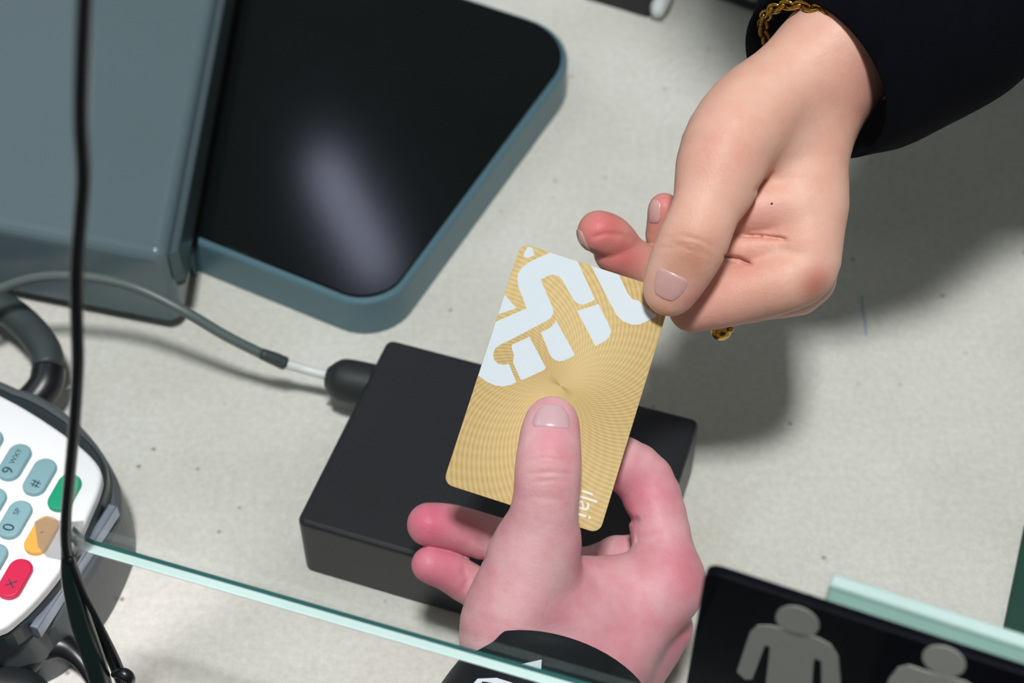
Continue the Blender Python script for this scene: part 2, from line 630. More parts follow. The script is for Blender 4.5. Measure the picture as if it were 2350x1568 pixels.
# its cable, from the plug boot to the left
bz = 0.019
b0, b1 = on_z(850, 885, bz), on_z(762, 868, bz)
cb = thing('reader_cable', 'grey cable with white sleeve plugged into the black reader box', 'cable', (b1.x, b1.y, 0))
bd = (b1 - b0).normalized()
put('plug_boot', tube([b0 + bd * -0.002, b0 + bd * 0.010, b1 - bd * 0.002, b1 + bd * 0.002], [0.0092, 0.0092, 0.0080, 0.0045], 6, 18), M['rubber'], cb, smooth=True)
cpath = [(742, 859, .020), (700, 848, .021), (655, 835, .024), (600, 812, .030), (520, 772, .038), (425, 716, .048), (335, 670, .054), (255, 645, .056), (170, 634, .056), (80, 638, .052), (0, 664, .046), (-70, 705, .040)]
cw = [on_z(*c) for c in cpath]
put('white_sleeve', tube([cw[0] + bd * -0.006, cw[0], cw[1], cw[2]], 0.0021, 6, 12), M['white_plastic'], cb, smooth=True)
put('strain_relief', tube([cw[2], on_z(628, 823, .027), cw[3]], [0.0029, 0.0028, 0.0024], 6, 12), M['dark_cable'], cb, smooth=True)
put('sheath', tube(cw[3:], 0.0022, 8, 12), M['grey_cable'], cb, smooth=True)

# thick loop behind the terminal
lp = [(-120, 690, .016), (-50, 690, .018), (15, 712, .020), (68, 755, .021), (104, 806, .021), (112, 846, .020)]
lq = [(112, 846, .020), (104, 885, .018), (70, 925, .015), (30, 945, .012), (-40, 950, .010)]
lt = thing('cable_loop', 'thick dark grey strap-like cable loop behind the payment terminal', 'cable', on_z(100, 840, 0))
put('sheath', tube([on_z(*c) for c in lp], [.0068] * 6, 8, 18), M['dark_cable'], lt, smooth=True)
put('end_sleeve', tube([on_z(*c) for c in lq], [.0070, .0072, .0072, .007, .007], 8, 18), M['black_cable'], lt, smooth=True)

# ------------------------------------------------------------------ payment terminal
PZ = 0.049
pos = thing('payment_terminal', 'silver card payment terminal with rubber keypad at the lower left', 'payment terminal', on_z(60, 1250, 0))
face_px = [(-420, 690), (-40, 885), (60, 938), (148, 996), (205, 1042), (232, 1082), (226, 1124), (206, 1172), (178, 1235), (138, 1305), (88, 1368), (36, 1418), (-10, 1446), (-120, 1462), (-500, 1240)]
def smooth_px(pts, sub=3):
    n = len(pts)
    return [tuple(q) for q in catmull([pts[-1]] + pts + [pts[0]], sub)][sub:-sub]


shell_px = [(-420, 650), (-20, 858), (80, 896), (150, 940), (205, 992), (246, 1050), (272, 1105), (276, 1160), (258, 1215), (222, 1290), (178, 1356), (122, 1424), (60, 1462), (-20, 1488), (-140, 1492), (-520, 1260)]
shell = [on_z(x, y, 0.034) for x, y in smooth_px(shell_px)]
put('lower_shell', prism_z([(p.x, p.y) for p in shell], 0.0006, 0.034, 0.004, 4), M['pos_grey'], pos)
sh2 = [on_z(x, y, 0.046) for x, y in smooth_px([(-420, 668), (-30, 868), (72, 912), (150, 958), (206, 1006), (236, 1046), (244, 1084), (236, 1128), (215, 1180), (186, 1243), (146, 1314), (96, 1378), (42, 1428), (-20, 1460), (-130, 1478), (-510, 1250)])]
put('upper_shell', prism_z([(p.x, p.y) for p in sh2], 0.0335, 0.0452, 0.003, 4), M['pos_dark'], pos)
facep = [on_z(x, y, PZ) for x, y in smooth_px(face_px)]
fplate = put('faceplate', prism_z([(p.x, p.y) for p in facep], 0.0445, PZ, 0.0016, 4), M['silver'], pos)
# card slot strip along the end
s0, s1 = on_z(262, 1160, 0.040), on_z(80, 1442, 0.040)
sd = (s1 - s0).normalized()
sn = Vector((-sd.y, sd.x, 0))
if sn.x < 0:
    sn = -sn
slot = [s0 - sn * 0.0022, s1 - sn * 0.0022, s1 + sn * 0.0012, s0 + sn * 0.0012]
put('card_slot', prism_z([(p.x, p.y) for p in [s0 - sn * 0.0056 + sd * 0.004, s1 - sn * 0.0056 - sd * 0.004, s1 - sn * 0.0023, s0 - sn * 0.0023]], 0.0341, 0.0385, 0.0005, 2), M['pos_dark'], pos)
put('slot_strip', prism_z([(p.x, p.y) for p in slot], 0.0341, 0.0405, 0.0007, 2), M['metal'], pos)

kx = (on_z(90, 1092, PZ) - on_z(33, 1190, PZ)).normalized()      # reading direction on the keypad
ky = Vector((-kx.y, kx.x, 0))


def key(px, py, mat, txt=(), tilt=0.0):
    c = on_z(px, py, PZ + 0.002)
    L_, W_ = 0.0082, 0.0044
    a = kx
    pts = [c + a * sx * L_ + ky * sy * W_ for sx, sy in ((-1, -1), (1, -1), (1, 1), (-1, 1))]
    k = put('key', prism_z(round_poly([(p.x, p.y) for p in pts], 0.0040, 6), PZ - 0.0004, PZ + 0.0022, 0.0008, 3), mat, pos)
    for s, size, ox, oy in txt:
        put('lettering', text_mesh(s, size, c + kx * ox + ky * oy + Vector((0, 0, 0.00021)), kx, ky, 0.0), M['ink'], k)
    return k


key(32, 1058, M['key_blue'], [('9', .0062, -.0062, -.0020), ('WXY', .0030, -.0016, -.0008)])
key(90, 1092, M['key_blue'], [('#', .0056, -.0054, -.0020)])
key(147, 1128, M['key_green'])
key(33, 1190, M['key_blue'], [('0', .0062, -.0058, -.0020), ('SP', .0030, .0014, -.0006)])
key(94, 1226, M['key_yellow'], [('.', .006, 0.0, -.0004)])
key(33, 1326, M['key_red'], [('X', .0050, -.0044, -.0018)])
key(-26, 1160, M['key_blue'], [('8', .0062, -.0062, -.0020), ('TUV', .0030, -.0016, -.0008)])
key(-24, 1290, M['key_blue'], [('*', .0060, -.0054, -.0024)])
key(-33, 1024, M['key_blue'], [('6', .0062, -.0062, -.0020), ('MNO', .0030, -.0016, -.0008)])

# display above the keypad
dc = on_z(-33, 1024, PZ) + ky * 0.026 - kx * 0.012
dq = [dc + kx * sx * 0.019 + ky * sy * 0.011 for sx, sy in ((-1, -1), (1, -1), (1, 1), (-1, 1))]
put('display', prism_z(round_poly([(p.x, p.y) for p in dq], 0.002, 5), PZ - 0.0005, PZ + 0.0006, 0.0003, 2), M['black_gloss'], pos)

# cables in the corner under the terminal
cm = thing('power_lead', 'black power lead tangled under the payment terminal corner', 'cable', on_z(60, 1540, 0))
put('sheath', tube([on_z(*c) for c in ((-60, 1520, .012), (20, 1530, .012), (90, 1490, .014), (140, 1482, .015), (180, 1510, .013), (215, 1560, .010), (260, 1640, .008))], [.007, .0075, .006, .005, .0035, .003, .003], 8, 14), M['black_cable'], cm, smooth=True)
put('plug', tube([on_z(*c) for c in ((-80, 1560, .012), (0, 1590, .012), (60, 1600, .012), (110, 1640, .011))], [.010, .011, .009, .006], 8, 14), M['rubber'], cm, smooth=True)

# ------------------------------------------------------------------ hanging glass screen
def pane_at(px, py):
    return on_plane(px, py, gA, DN)


TH = 0.0040
c0 = pane_at(168, 1243)
top_l = pane_at(206, -60)
right_s = 0.62
pz0 = PANE_Z
prof = []      # outline in (s along glass, z)


def sz(p):
    return ((p - gA).dot(DE), p.z)


bl = sz(pane_at(160, 1252))
tl = sz(pane_at(200, -120))
prof = round_poly([(bl[0], pz0), (right_s, pz0), (right_s, 1.35), (-0.50, 1.35), (-0.50, tl[1]), tl], [0.006, 0.001, 0.001, 0.001, 0.001, 0.001], 8)
gs = thing('glass_screen', 'clear hanging glass screen with green polished lower edge over the wrist', 'glass screen', (gA + DE * 0.2))
gs.location.z = pz0
back = [gA + DE * s + Vector((0, 0, z - gA.z)) + DN * TH for s, z in prof]
pane = put('pane', prism([Vector(p) for p in back], -DN * TH), M['glass'], gs)
# polished lower edge: dark core seen through the pane and a pale front arris
ll = [(s, z) for s, z in prof if z < pz0 + 0.0062 and s < right_s - 0.0005]
ll.sort(key=lambda q: q[0])


def edge_strip(y0, y1, z0, z1, off=0.0):
    """ribbon solid that follows the lower edge from its corner to the right"""
    path = [(bl[0] + 0.0004, pz0 + 0.0052), (bl[0] + 0.0022, pz0 + 0.0018), (bl[0] + 0.0062, pz0), (right_s, pz0)]
    bm = bmesh.new()
    rows = []
    for s, z in path:
        b = gA + DE * s + Vector((0, 0, z - gA.z))
        rows.append([bm.verts.new(b + DN * y0 + Vector((0, 0, z0))), bm.verts.new(b + DN * y1 + Vector((0, 0, z0))), bm.verts.new(b + DN * y1 + Vector((0, 0, z1))), bm.verts.new(b + DN * y0 + Vector((0, 0, z1)))])
    for a, b in zip(rows, rows[1:]):
        for k in range(4):
            bm.faces.new((a[k], a[(k + 1) % 4], b[(k + 1) % 4], b[k]))
    bm.faces.new(rows[0])
    bm.faces.new(rows[-1][::-1])
    return bm_mesh(bm)


put('polished_edge', edge_strip(0.0026, TH, -0.0004, -0.0001), M['edge_dark'], gs)
put('front_arris', edge_strip(-0.0002, 0.0025, -0.0005, -0.0001), M['edge_pale'], gs)

# clear tape that holds the cable to the corner of the screen
tp_px = [(84, 1190), (112, 1178), (158, 1192), (196, 1188), (200, 1262), (150, 1280), (112, 1272), (92, 1248)]
tp = [pane_at(x, y) - DN * 0.0011 for x, y in tp_px]
tape = put('clear_tape', prism(tp, -DN * 0.0002), M['tape'])
tag(tape, 'clear tape patch holding the black cable to the glass corner', 'tape')

# hanging black cable along the screen's left side, and the lead bundle below it
hc_px = [(197, -90), (194, 0), (188, 140), (185, 280), (191, 400), (184, 500), (175, 620), (176, 740), (178, 840), (170, 980), (160, 1090), (152, 1180), (151, 1240), (156, 1285)]
def pane_off(px, py, o):
    r = ray(px, py)
    p0 = gA - DN * o
    return CAM + r * ((p0 - CAM).dot(DN) / r.dot(DN))


hcp = [pane_off(x, y, 0.0034) for x, y in hc_px]
hup = (hcp[0] - hcp[1]).normalized()
hcp = [hcp[0] + hup * 0.75, hcp[0] + hup * 0.35, hcp[0] + hup * 0.12, hcp[0] + hup * 0.04] + hcp
hc = thing('hanging_cable', 'thin black cable hanging down along the glass screen', 'cable', hcp[-1])
put('sheath', tube(hcp, 0.0016, 8, 12), M['black_cable'], hc, smooth=True)


put('flat_strand', tube([pane_off(*c) for c in ((150, 1262, .0032), (160, 1330, .004), (184, 1420, .006), (214, 1510, .008), (240, 1600, .010))], [.0013, .0026, .0034, .0036, .0036], 8, 12), M['green_black'], hc, smooth=True)
put('strand', tube([pane_off(*c) for c in ((158, 1270, .003), (178, 1330, .001), (212, 1420, .000), (254, 1510, .001), (290, 1600, .001))], [.0013, .0016, .0016, .0017, .0017], 8, 12), M['black_cable'], hc, smooth=True)
put('strand', tube([pane_off(*c) for c in ((160, 1280, .004), (196, 1370, .004), (232, 1440, .005), (270, 1520, .005), (300, 1600, .005))], [.0009, .0010, .0010, .0012, .0012], 8, 10), M['black_cable'], hc, smooth=True)
put('knot', tube([pane_off(*c) for c in ((262, 1548, .006), (280, 1546, .008), (296, 1556, .008), (300, 1575, .007))], [.0012, .0020, .0020, .0012], 6, 10), M['black_cable'], hc, smooth=True)

# ------------------------------------------------------------------ lower glass panel and sign at the right
zr = 0.195
pL, pR = on_z(1912, 1312, zr), on_z(2350, 1452, zr)
QE = (pR - pL).normalized()
QN = Vector((-QE.y, QE.x, 0))
gp = thing('counter_screen', 'low glass panel with thick pale green top edge behind the sign', 'glass panel', (pL.x, pL.y, 0))
PT = 0.0095


def panel_box(s0, s1, y0, y1, z0, z1, bev=0.0):
    pts = [pL + QE * s0 + QN * y0, pL + QE * s1 + QN * y0, pL + QE * s1 + QN * y1, pL + QE * s0 + QN * y1]
    return prism_z([(p.x, p.y) for p in pts], z0, z1, bev, 3)


put('pane', panel_box(0, 0.30, -PT, 0, 0.0005, zr - 0.006), M['glass_clear'], gp)
put('front_arris', panel_box(0, 0.30, -PT, -PT * 0.42, zr - 0.0058, zr - 0.0006, 0.0015), solid('sea_green_glass_edge', srgb(136, 172, 164), 0.2, vary=0.12, scale=15), gp)
put('polished_edge', panel_box(0.0, 0.30, -PT * 0.42 + 0.0001, 0, zr - 0.0058, zr, 0.0012), M['edge_pale'], gp)

sp0 = pL - QN * (PT + 0.004)


def sign_at(px, py, lift=0.0):
    return on_plane(px, py, sp0 - QN * lift, QN)


st = sign_at(1640, 1302)
zs = sign_at(1900, 1378).z
sl = sign_at(1620, 1320)
sg = thing('restroom_sign', 'black sign with pale grey standing figures before the glass panel', 'sign', (sl.x, sl.y, zs - 0.16))
s_left = (sl - sp0).dot(QE)
spl = round_poly([(s_left, zs), (s_left + 0.22, zs), (s_left + 0.22, zs - 0.15), (s_left, zs - 0.15)], 0.004, 8)
# hanger behind the sign: it rests on the panel through two pads
put('plate', prism([sp0 + QE * s + Vector((0, 0, z - sp0.z)) for s, z in spl], -QN * 0.003, 0.0006, 2), M['sign_black'], sg)
SF = 0.0031


def sgn(cx_, cy_):
    return sign_at(1550 + cx_ * 0.3404, 1200 + cy_ * 0.3404, SF)


def sign_poly(name, pts, r):
    w = [sgn(*p) for p in pts]
    uv = [((p - sp0).dot(QE), p.z) for p in w]
    uv = round_poly(uv, r, 5) if r else uv
    b = sp0 - QN * SF
    put(name, prism([b + QE * s + Vector((0, 0, z - b.z)) for s, z in uv], -QN * 0.0003), M['sign_grey'], sg)


def ell(cx_, cy_, a, b, rot, n=28):
    return [(cx_ + a * math.cos(t) * math.cos(rot) - b * math.sin(t) * math.sin(rot), cy_ + a * math.cos(t) * math.sin(rot) + b * math.sin(t) * math.cos(rot)) for t in [2 * math.pi * k / n for k in range(n)]]


sign_poly('figure_head', ell(824, 662, 152, 96, 0.35), 0)
sign_poly('figure_body', [(415, 1000), (505, 735), (555, 690), (640, 690), (960, 772), (1050, 822), (1098, 900), (1112, 1060), (1120, 1420), (990, 1400), (985, 930), (940, 905), (930, 960), (905, 1400), (560, 1400), (612, 1080), (640, 830), (605, 820), (520, 1050), (470, 1050)], 0)
sign_poly('figure_head', ell(1812, 928, 152, 94, 0.35), 0)
sign_poly('figure_body', [(1340, 1330), (1440, 1050), (1500, 975), (1575, 958), (1700, 1000), (1960, 1070), (2050, 1130), (2098, 1200), (2150, 1500), (1400, 1450)], 0)

# ------------------------------------------------------------------ things at the back
def back_box(name, label, cat, px_pts, z0, z1, mat, bev=0.003):
    w = [on_z(x, y, z0) for x, y in px_pts]
    o = put(name, prism_z(round_poly([(p.x, p.y) for p in w], 0.004, 4), 0.0004, z1, bev), mat)
    return tag(o, label, cat)


bk = thing('keyboard', 'black keyboard corner at the top edge behind the pad', 'keyboard', on_z(1440, -60, 0))
kb = [on_z(x, y, 0) for x, y in ((1335, -4), (1500, 46), (1540, -120), (1370, -180))]
put('case', prism_z(round_poly([(p.x, p.y) for p in kb], 0.004, 4), 0.0004, 0.022, 0.002), M['black_side'], bk)
kbc = [on_z(x, y, 0.012) for x, y in ((1400, -60), (1455, -40), (1466, -98), (1408, -118))]
put('key', prism_z(round_poly([(p.x, p.y) for p in kbc], 0.002, 4), 0.0218, 0.0245, 0.0008), M['rubber'], bk)
wp = [on_z(*c) for c in ((1508, 34, .006), (1516, 0, .008), (1528, -50, .009), (1540, -110, .009))]
wt = put('white_plug', tube(wp, [.003, .0055, .006, .006], 6, 14), M['white_plastic'], smooth=True)
tag(wt, 'small white plug lying beside the black keyboard corner', 'plug')
dv = thing('handheld_device', 'black handheld device with pale screen under the dark sleeve', 'device', on_z(1690, -40, 0))
dpx = [on_z(x, y, 0.0) for x, y in ((1632, -8), (1760, 38), (1800, -140), (1660, -190))]
put('case', prism_z(round_poly([(p.x, p.y) for p in dpx], 0.006, 6), 0.0004, 0.010, 0.003), M['black_side'], dv)
dsc = [on_z(x, y, 0.0105) for x, y in ((1664, -24), (1738, 4), (1764, -100), (1690, -130))]
put('screen', prism_z(round_poly([(p.x, p.y) for p in dsc], 0.002, 4), 0.0098, 0.0106), M['screen_pale'], dv)

# ------------------------------------------------------------------ the gold card
CW, CH, CT = 0.05398, 0.0856, 0.00076
kTL, kTR, kBR, kBL = at(1207, 565, .5606), at(1557, 671, .5606), at(1362, 1225, .5440), at(1005, 1103, .5440)
kc = (kTL + kTR + kBR + kBL) / 4
cxv = ((kTR - kTL) + (kBR - kBL)).normalized()
cyv = ((kTL - kBL) + (kTR - kBR))
cyv = (cyv - cxv * cyv.dot(cxv)).normalized()
czv = cxv.cross(cyv)            # towards the viewer
card = thing('transit_card', 'gold plastic card with white angular logo held between two hands', 'card', kc)
Rm = Matrix((cxv, cyv, czv)).transposed()
card.rotation_euler = Rm.to_euler()


def card_uv(px, py):
    p = on_plane(px, py, kc, czv) - kc
    return (p.dot(cxv), p.dot(cyv))


def put_local(name, me, mat, parent):
    o = bpy.data.objects.new(name, me)
    COL.objects.link(o)
    me.materials.append(mat)
    o.parent = parent
    return o


def gold_card_mat():
    m, N, L, p = new_mat('gold_guilloche_print')
    tc = N.new('ShaderNodeTexCoord')
    fx, fy = card_uv(1287, 887)
    sp = N.new('ShaderNodeSeparateXYZ')
    L.new(tc.outputs['Object'], sp.inputs[0])

    def mth(op, a, b=None):
        n = N.new('ShaderNodeMath')
        n.operation = op
        for i, v in enumerate((a, b)):
            if v is None:
                continue
            if isinstance(v, (int, float)):
                n.inputs[i].default_value = v
            else:
                L.new(v, n.inputs[i])
        return n.outputs[0]
    x = mth('SUBTRACT', sp.outputs[0], fx)
    y = mth('SUBTRACT', sp.outputs[1], fy)
    # fan of arcs: circles through the focus (constant x.../r^2) drawn as fine lines
    r2 = mth('ADD', mth('ADD', mth('MULTIPLY', x, x), mth('MULTIPLY', y, y)), 1e-8)
    r = mth('SQRT', r2)
    th = mth('ARCTAN2', y, x)
    arms = mth('SINE', mth('ADD', mth('MULTIPLY', th, 104.0), mth('MULTIPLY', r, -2900.0)))
    arms2 = mth('SINE', mth('ADD', mth('MULTIPLY', th, 44.0), mth('MULTIPLY', r, 1300.0)))
    broad = mth('SINE', mth('ADD', mth('MULTIPLY', th, 2.0), mth('MULTIPLY', r, -70.0)))
    v = mth('ADD', mth('ADD', mth('MULTIPLY', arms, 0.13), mth('MULTIPLY', arms2, 0.05)), mth('MULTIPLY', broad, 0.14))
    fade = mth('MINIMUM', mth('MULTIPLY', r, 130.0), 1.0)
    v = mth('ADD', mth('MULTIPLY', v, fade), 0.55)
    # pinch lines that run through the focus
    pin = mth('MULTIPLY', mth('POWER', mth('ABSOLUTE', mth('COSINE', mth('ADD', th, 0.35))), 18.0), mth('MAXIMUM', mth('SUBTRACT', 1.0, mth('MULTIPLY', r, 190.0)), 0.0))
    v = mth('SUBTRACT', v, mth('MULTIPLY', pin, 0.55))
    rp = N.new('ShaderNodeValToRGB')
    rp.color_ramp.elements[0].position = 0.05
    rp.color_ramp.elements[1].position = 0.95
    rp.color_ramp.elements[0].color = srgb(172, 142, 82)
    rp.color_ramp.elements[1].color = srgb(230, 204, 148)
    L.new(v, rp.inputs[0])
    L.new(rp.outputs[0], p.inputs['Base Color'])
    p.inputs['Roughness'].default_value = 0.6
    p.inputs['Specular IOR Level'].default_value = 0.2
    return m


M['card'] = gold_card_mat()
M['card_core'] = solid('white_card_core', srgb(232, 226, 205), 0.5, vary=0.02)
cr = round_poly([(-CW / 2, -CH / 2), (CW / 2, -CH / 2), (CW / 2, CH / 2), (-CW / 2, CH / 2)], 0.0033, 8)
body = put_local('card_body', prism([Vector((x, y, -CT / 2)) for x, y in cr], Vector((0, 0, CT)), 0.00008, 1), M['card'], card)

LOGO = [
    [(640, 787), (893, 660), (866, 580), (822, 475), (810, 400), (818, 345), (850, 296), (900, 254), (1000, 205), (1108, 160), (1140, 160), (1325, 222), (1348, 248), (1505, 575), (1490, 592), (1420, 622), (1385, 628), (1345, 612), (1312, 578), (1218, 408), (1180, 370), (1130, 357), (1095, 364), (1020, 402), (1128, 655), (1136, 700), (1112, 745), (1062, 778), (740, 948), (652, 990), (612, 1020), (592, 1072), (604, 1124), (640, 1158), (690, 1167), (733, 1157), (802, 1322), (760, 1345), (690, 1362), (612, 1353), (532, 1318), (464, 1266)],
    [(760, 988), (920, 915), (1066, 1192), (1052, 1214), (856, 1304), (842, 1300), (772, 1150), (780, 1080), (760, 1015)],
    [(1022, 876), (1100, 838), (1142, 800), (1160, 768), (1326, 1074), (1312, 1090), (1235, 1128), (1185, 1135), (1140, 1118), (1108, 1085)],
    [(1348, 682), (1440, 655), (1505, 632), (1540, 620), (1640, 822), (1652, 872), (1636, 918), (1600, 952), (1512, 1000)],
    [(1474, 276), (1720, 360), (1805, 530), (1846, 578), (1900, 592), (2010, 690), (2064, 722), (2040, 745), (1910, 805), (1840, 808), (1760, 776), (1702, 722), (1640, 606)],
    [(738, 550), (803, 658), (668, 724)],
    [(905, 108), (940, 112), (968, 182), (905, 208), (868, 196), (872, 160)],
    [(985, 108), (1066, 136), (1002, 158)],
]
for poly in LOGO:
    uv = [card_uv(980 + a * 0.25532, 540 + b * 0.25532) for a, b in poly]
    uv = [(-CW / 2 if u < -CW / 2 + 0.0018 else u, CH / 2 if v > CH / 2 - 0.0018 and abs(u) < CW / 2 - 0.004 else v) for u, v in uv]
    uv = [(max(min(u, CW / 2 - 0.0001), -CW / 2 + 0.0001), max(min(v, CH / 2 - 0.0001), -CH / 2 + 0.0001)) for u, v in uv]
    put_local('logo_shape', prism([Vector((u, v, CT / 2 + 0.00001)) for u, v in uv], Vector((0, 0, 0.00004))), M['white_print'], card)
# lettering that reads down the right edge, half under the thumb
t_end = card_uv(1323, 1172)
tm = text_mesh('\u0131lai', 0.0088, Vector((0, 0, 0)), Vector((0, -1, 0)), Vector((1, 0, 0)), 0.0)
ys = [v.co.y for v in tm.vertices]
tm.transform(Matrix.Translation((t_end[0] - 0.0004, t_end[1] - min(ys) - 0.0014, CT / 2 + 0.00008)))
put_local('lettering', tm, M['text_print'], card)


# ------------------------------------------------------------------ hands: implicit surfaces, meshed once
CAMn = np.array(CAM) * 1000
Fn, Rn, Un = np.array(FWD), np.array(RGT), np.array(UPV)


def mm(px, py, d):
    return np.array(at(px, py, d)) * 1000.0


def smin(a, b, k):
    h = np.maximum(k - np.abs(a - b), 0.0) / k
    return np.minimum(a, b) - h * h * k * 0.25


class Chain:
    """tapering limb through (px, py, depth, radius px); flat < 1 thins it along axis n"""
    def __init__(self, joints, flat=1.0, n=None, sub=3):
        c = [list(mm(x, y, d)) + [r * d / FPX * 1000.0] for x, y, d, r in joints]
        self.p = np.array(catmull(c, sub), dtype=np.float32)
        self.flat = flat
        self.n = None if n is None else np.array(n, dtype=np.float32)
        self.lo = (self.p[:, :3] - self.p[:, 3:]).min(0) - 14
        self.hi = (self.p[:, :3] + self.p[:, 3:]).max(0) + 14

    def __call__(self, P):
        out = np.full(len(P), 60.0, dtype=np.float32)
        m = np.all((P > self.lo) & (P < self.hi), axis=1)
        Q = P[m]
        if not len(Q):
            return out
        best = np.full(len(Q), 60.0, dtype=np.float32)
        for a, b in zip(self.p, self.p[1:]):
            ab = b[:3] - a[:3]
            w = Q - a[:3]
            t = np.clip((w @ ab) / max(float(ab @ ab), 1e-6), 0, 1)
            w = w - t[:, None] * ab
            d2 = np.einsum('ij,ij->i', w, w)
            if self.n is not None:
                qn = w @ self.n
                d2 = d2 - qn * qn + (qn / self.flat) ** 2
            d = np.sqrt(d2) - (a[3] + (b[3] - a[3]) * t)
            best = smin(best, d, np.float32(0.8))
        out[m] = best
        return out


class Hand:
    def __init__(self):
        self.palm, self.fingers, self.grooves, self.folds = [], [], [], []

    def __call__(self, P):
        P = P.astype(np.float32)
        d = np.full(len(P), 60.0, dtype=np.float32)
        for c, k in self.palm:
            d = smin(d, c(P), np.float32(k))
        for c, base, kb, R in self.fingers:
            w = P - base.astype(np.float32)
            k = 0.5 + kb * np.exp(-np.einsum('ij,ij->i', w, w) / (R * R))
            d = smin(d, c(P), k.astype(np.float32))
        if self.grooves:
            w = P - CAMn.astype(np.float32)
            z = w @ Fn.astype(np.float32)
            u = (w @ Rn.astype(np.float32)) / z * FPX + IMG_W / 2
            v = -(w @ Un.astype(np.float32)) / z * FPX + IMG_H / 2
            for pts, wd, dp, zmax in self.grooves:
                pts = np.array(pts, dtype=np.float32)
                lo, hi = pts.min(0) - 4 * wd, pts.max(0) + 4 * wd
                m = (u > lo[0]) & (u < hi[0]) & (v > lo[1]) & (v < hi[1]) & (z < zmax * 1000)
                if not m.any():
                    continue
                q = np.stack([u[m], v[m]], 1)
                best = np.full(len(q), 1e9, dtype=np.float32)
                tb = np.zeros(len(q), dtype=np.float32)
                nseg = len(pts) - 1
                for i in range(nseg):
                    ab = pts[i + 1] - pts[i]
                    t = np.clip(((q - pts[i]) @ ab) / float(ab @ ab), 0, 1)
                    e = q - pts[i] - t[:, None] * ab
                    dd = np.einsum('ij,ij->i', e, e)
                    s = dd < best
                    best = np.where(s, dd, best)
                    tb = np.where(s, (i + t) / nseg, tb)
                fade = np.clip(np.minimum(tb, 1 - tb) * 5 + 0.15, 0, 1)
                d[m] += (dp * np.exp(-best / (wd * wd)) * fade).astype(np.float32)
        return d

    def grad(self, P, e=0.3):
        g = np.zeros_like(P)
        for o in ((1, -1, -1), (-1, -1, 1), (-1, 1, -1), (1, 1, 1)):
            o = np.array(o, float)
            g += o * self(P + o * e)[:, None]
        return g / (4 * e)

    def mesh(self, name, h, lo, hi, flush, tan):
        n = np.ceil((hi - lo) / (4 * h)).astype(int) * 4 + 1
        shape = tuple(n)
        cs = tuple((n - 1) // 4 + 1)
        ci = np.stack(np.meshgrid(*[np.arange(c) for c in cs], indexing='ij'), -1).reshape(-1, 3)
        cd = self(lo + ci * (4 * h)).reshape(cs)
        near = np.abs(cd) < 4 * h * 1.25
        cell = np.zeros(tuple(c - 1 for c in cs), bool)
        for a in (0, 1):
            for b in (0, 1):
                for c in (0, 1):
                    cell |= near[a:cs[0] - 1 + a, b:cs[1] - 1 + b, c:cs[2] - 1 + c]
        vol = np.repeat(np.repeat(np.repeat(np.where(cd < 0, -9.0, 9.0).astype(np.float32)[:-1, :-1, :-1], 4, 0), 4, 1), 4, 2)
        full = np.full(shape, 9.0, dtype=np.float32)
        full[:-1, :-1, :-1] = vol
        need = np.zeros(shape, bool)
        up = np.repeat(np.repeat(np.repeat(cell, 4, 0), 4, 1), 4, 2)
        need[:-1, :-1, :-1] |= up
        need[1:, :-1, :-1] |= up
        need[:-1, 1:, :-1] |= up
        need[:-1, :-1, 1:] |= up
        need[1:, 1:, 1:] |= up
        need[1:, 1:, :-1] |= up
        need[1:, :-1, 1:] |= up
        need[:-1, 1:, 1:] |= up
        idx = np.argwhere(need)
        full[need] = self(lo + idx * h)
        V = full
        s = V < 0
        c8 = np.zeros(tuple(x - 1 for x in shape), np.int8)
        offs = [(a, b, c) for a in (0, 1) for b in (0, 1) for c in (0, 1)]
        for a, b, c in offs:
            c8 += s[a:shape[0] - 1 + a, b:shape[1] - 1 + b, c:shape[2] - 1 + c]
        act = (c8 > 0) & (c8 < 8)
        cells = np.argwhere(act)
        vid = np.full(act.shape, -1, np.int64)
        vid[act] = np.arange(len(cells))
        acc = np.zeros((len(cells), 3))
        cnt = np.zeros(len(cells))
        for i in range(8):
            for j in range(i + 1, 8):
                oa, ob = np.array(offs[i]), np.array(offs[j])
                if np.abs(oa - ob).sum() != 1:
                    continue
                A, B = cells + oa, cells + ob
                va, vb = V[A[:, 0], A[:, 1], A[:, 2]], V[B[:, 0], B[:, 1], B[:, 2]]
                m = (va < 0) != (vb < 0)
                t = va[m] / (va[m] - vb[m])
                acc[m] += A[m] + (B[m] - A[m]) * t[:, None]
                cnt[m] += 1
        verts = lo + acc / cnt[:, None] * h
        quads = []
        for ax in range(3):
            a1, a2 = (ax + 1) % 3, (ax + 2) % 3
            sl0 = [slice(None)] * 3
            sl1 = [slice(None)] * 3
            sl0[ax] = slice(0, -1)
            sl1[ax] = slice(1, None)
            ch = s[tuple(sl0)] != s[tuple(sl1)]
            e = np.argwhere(ch)
            e = e[(e[:, a1] > 0) & (e[:, a2] > 0) & (e[:, a1] < shape[a1] - 1) & (e[:, a2] < shape[a2] - 1)]
            o1, o2 = np.zeros(3, int), np.zeros(3, int)
            o1[a1], o2[a2] = 1, 1
            q = np.stack([vid[tuple((e - o1 - o2).T)], vid[tuple((e - o2).T)], vid[tuple(e.T)], vid[tuple((e - o1).T)]], 1)
            inside = s[tuple(e.T)]
            q[~inside] = q[~inside][:, ::-1]
            quads.append(q)
        quads = np.concatenate(quads)
        for _ in range(2):
            g = self.grad(verts)
            g2 = np.maximum((g * g).sum(1), 0.25)
            step = np.clip(self(verts) / g2, -h, h)
            verts = verts - g * step[:, None]
        me = bpy.data.meshes.new(name)
        me.vertices.add(len(verts))
        me.vertices.foreach_set('co', (verts / 1000.0).astype(np.float32).ravel())
        me.loops.add(len(quads) * 4)
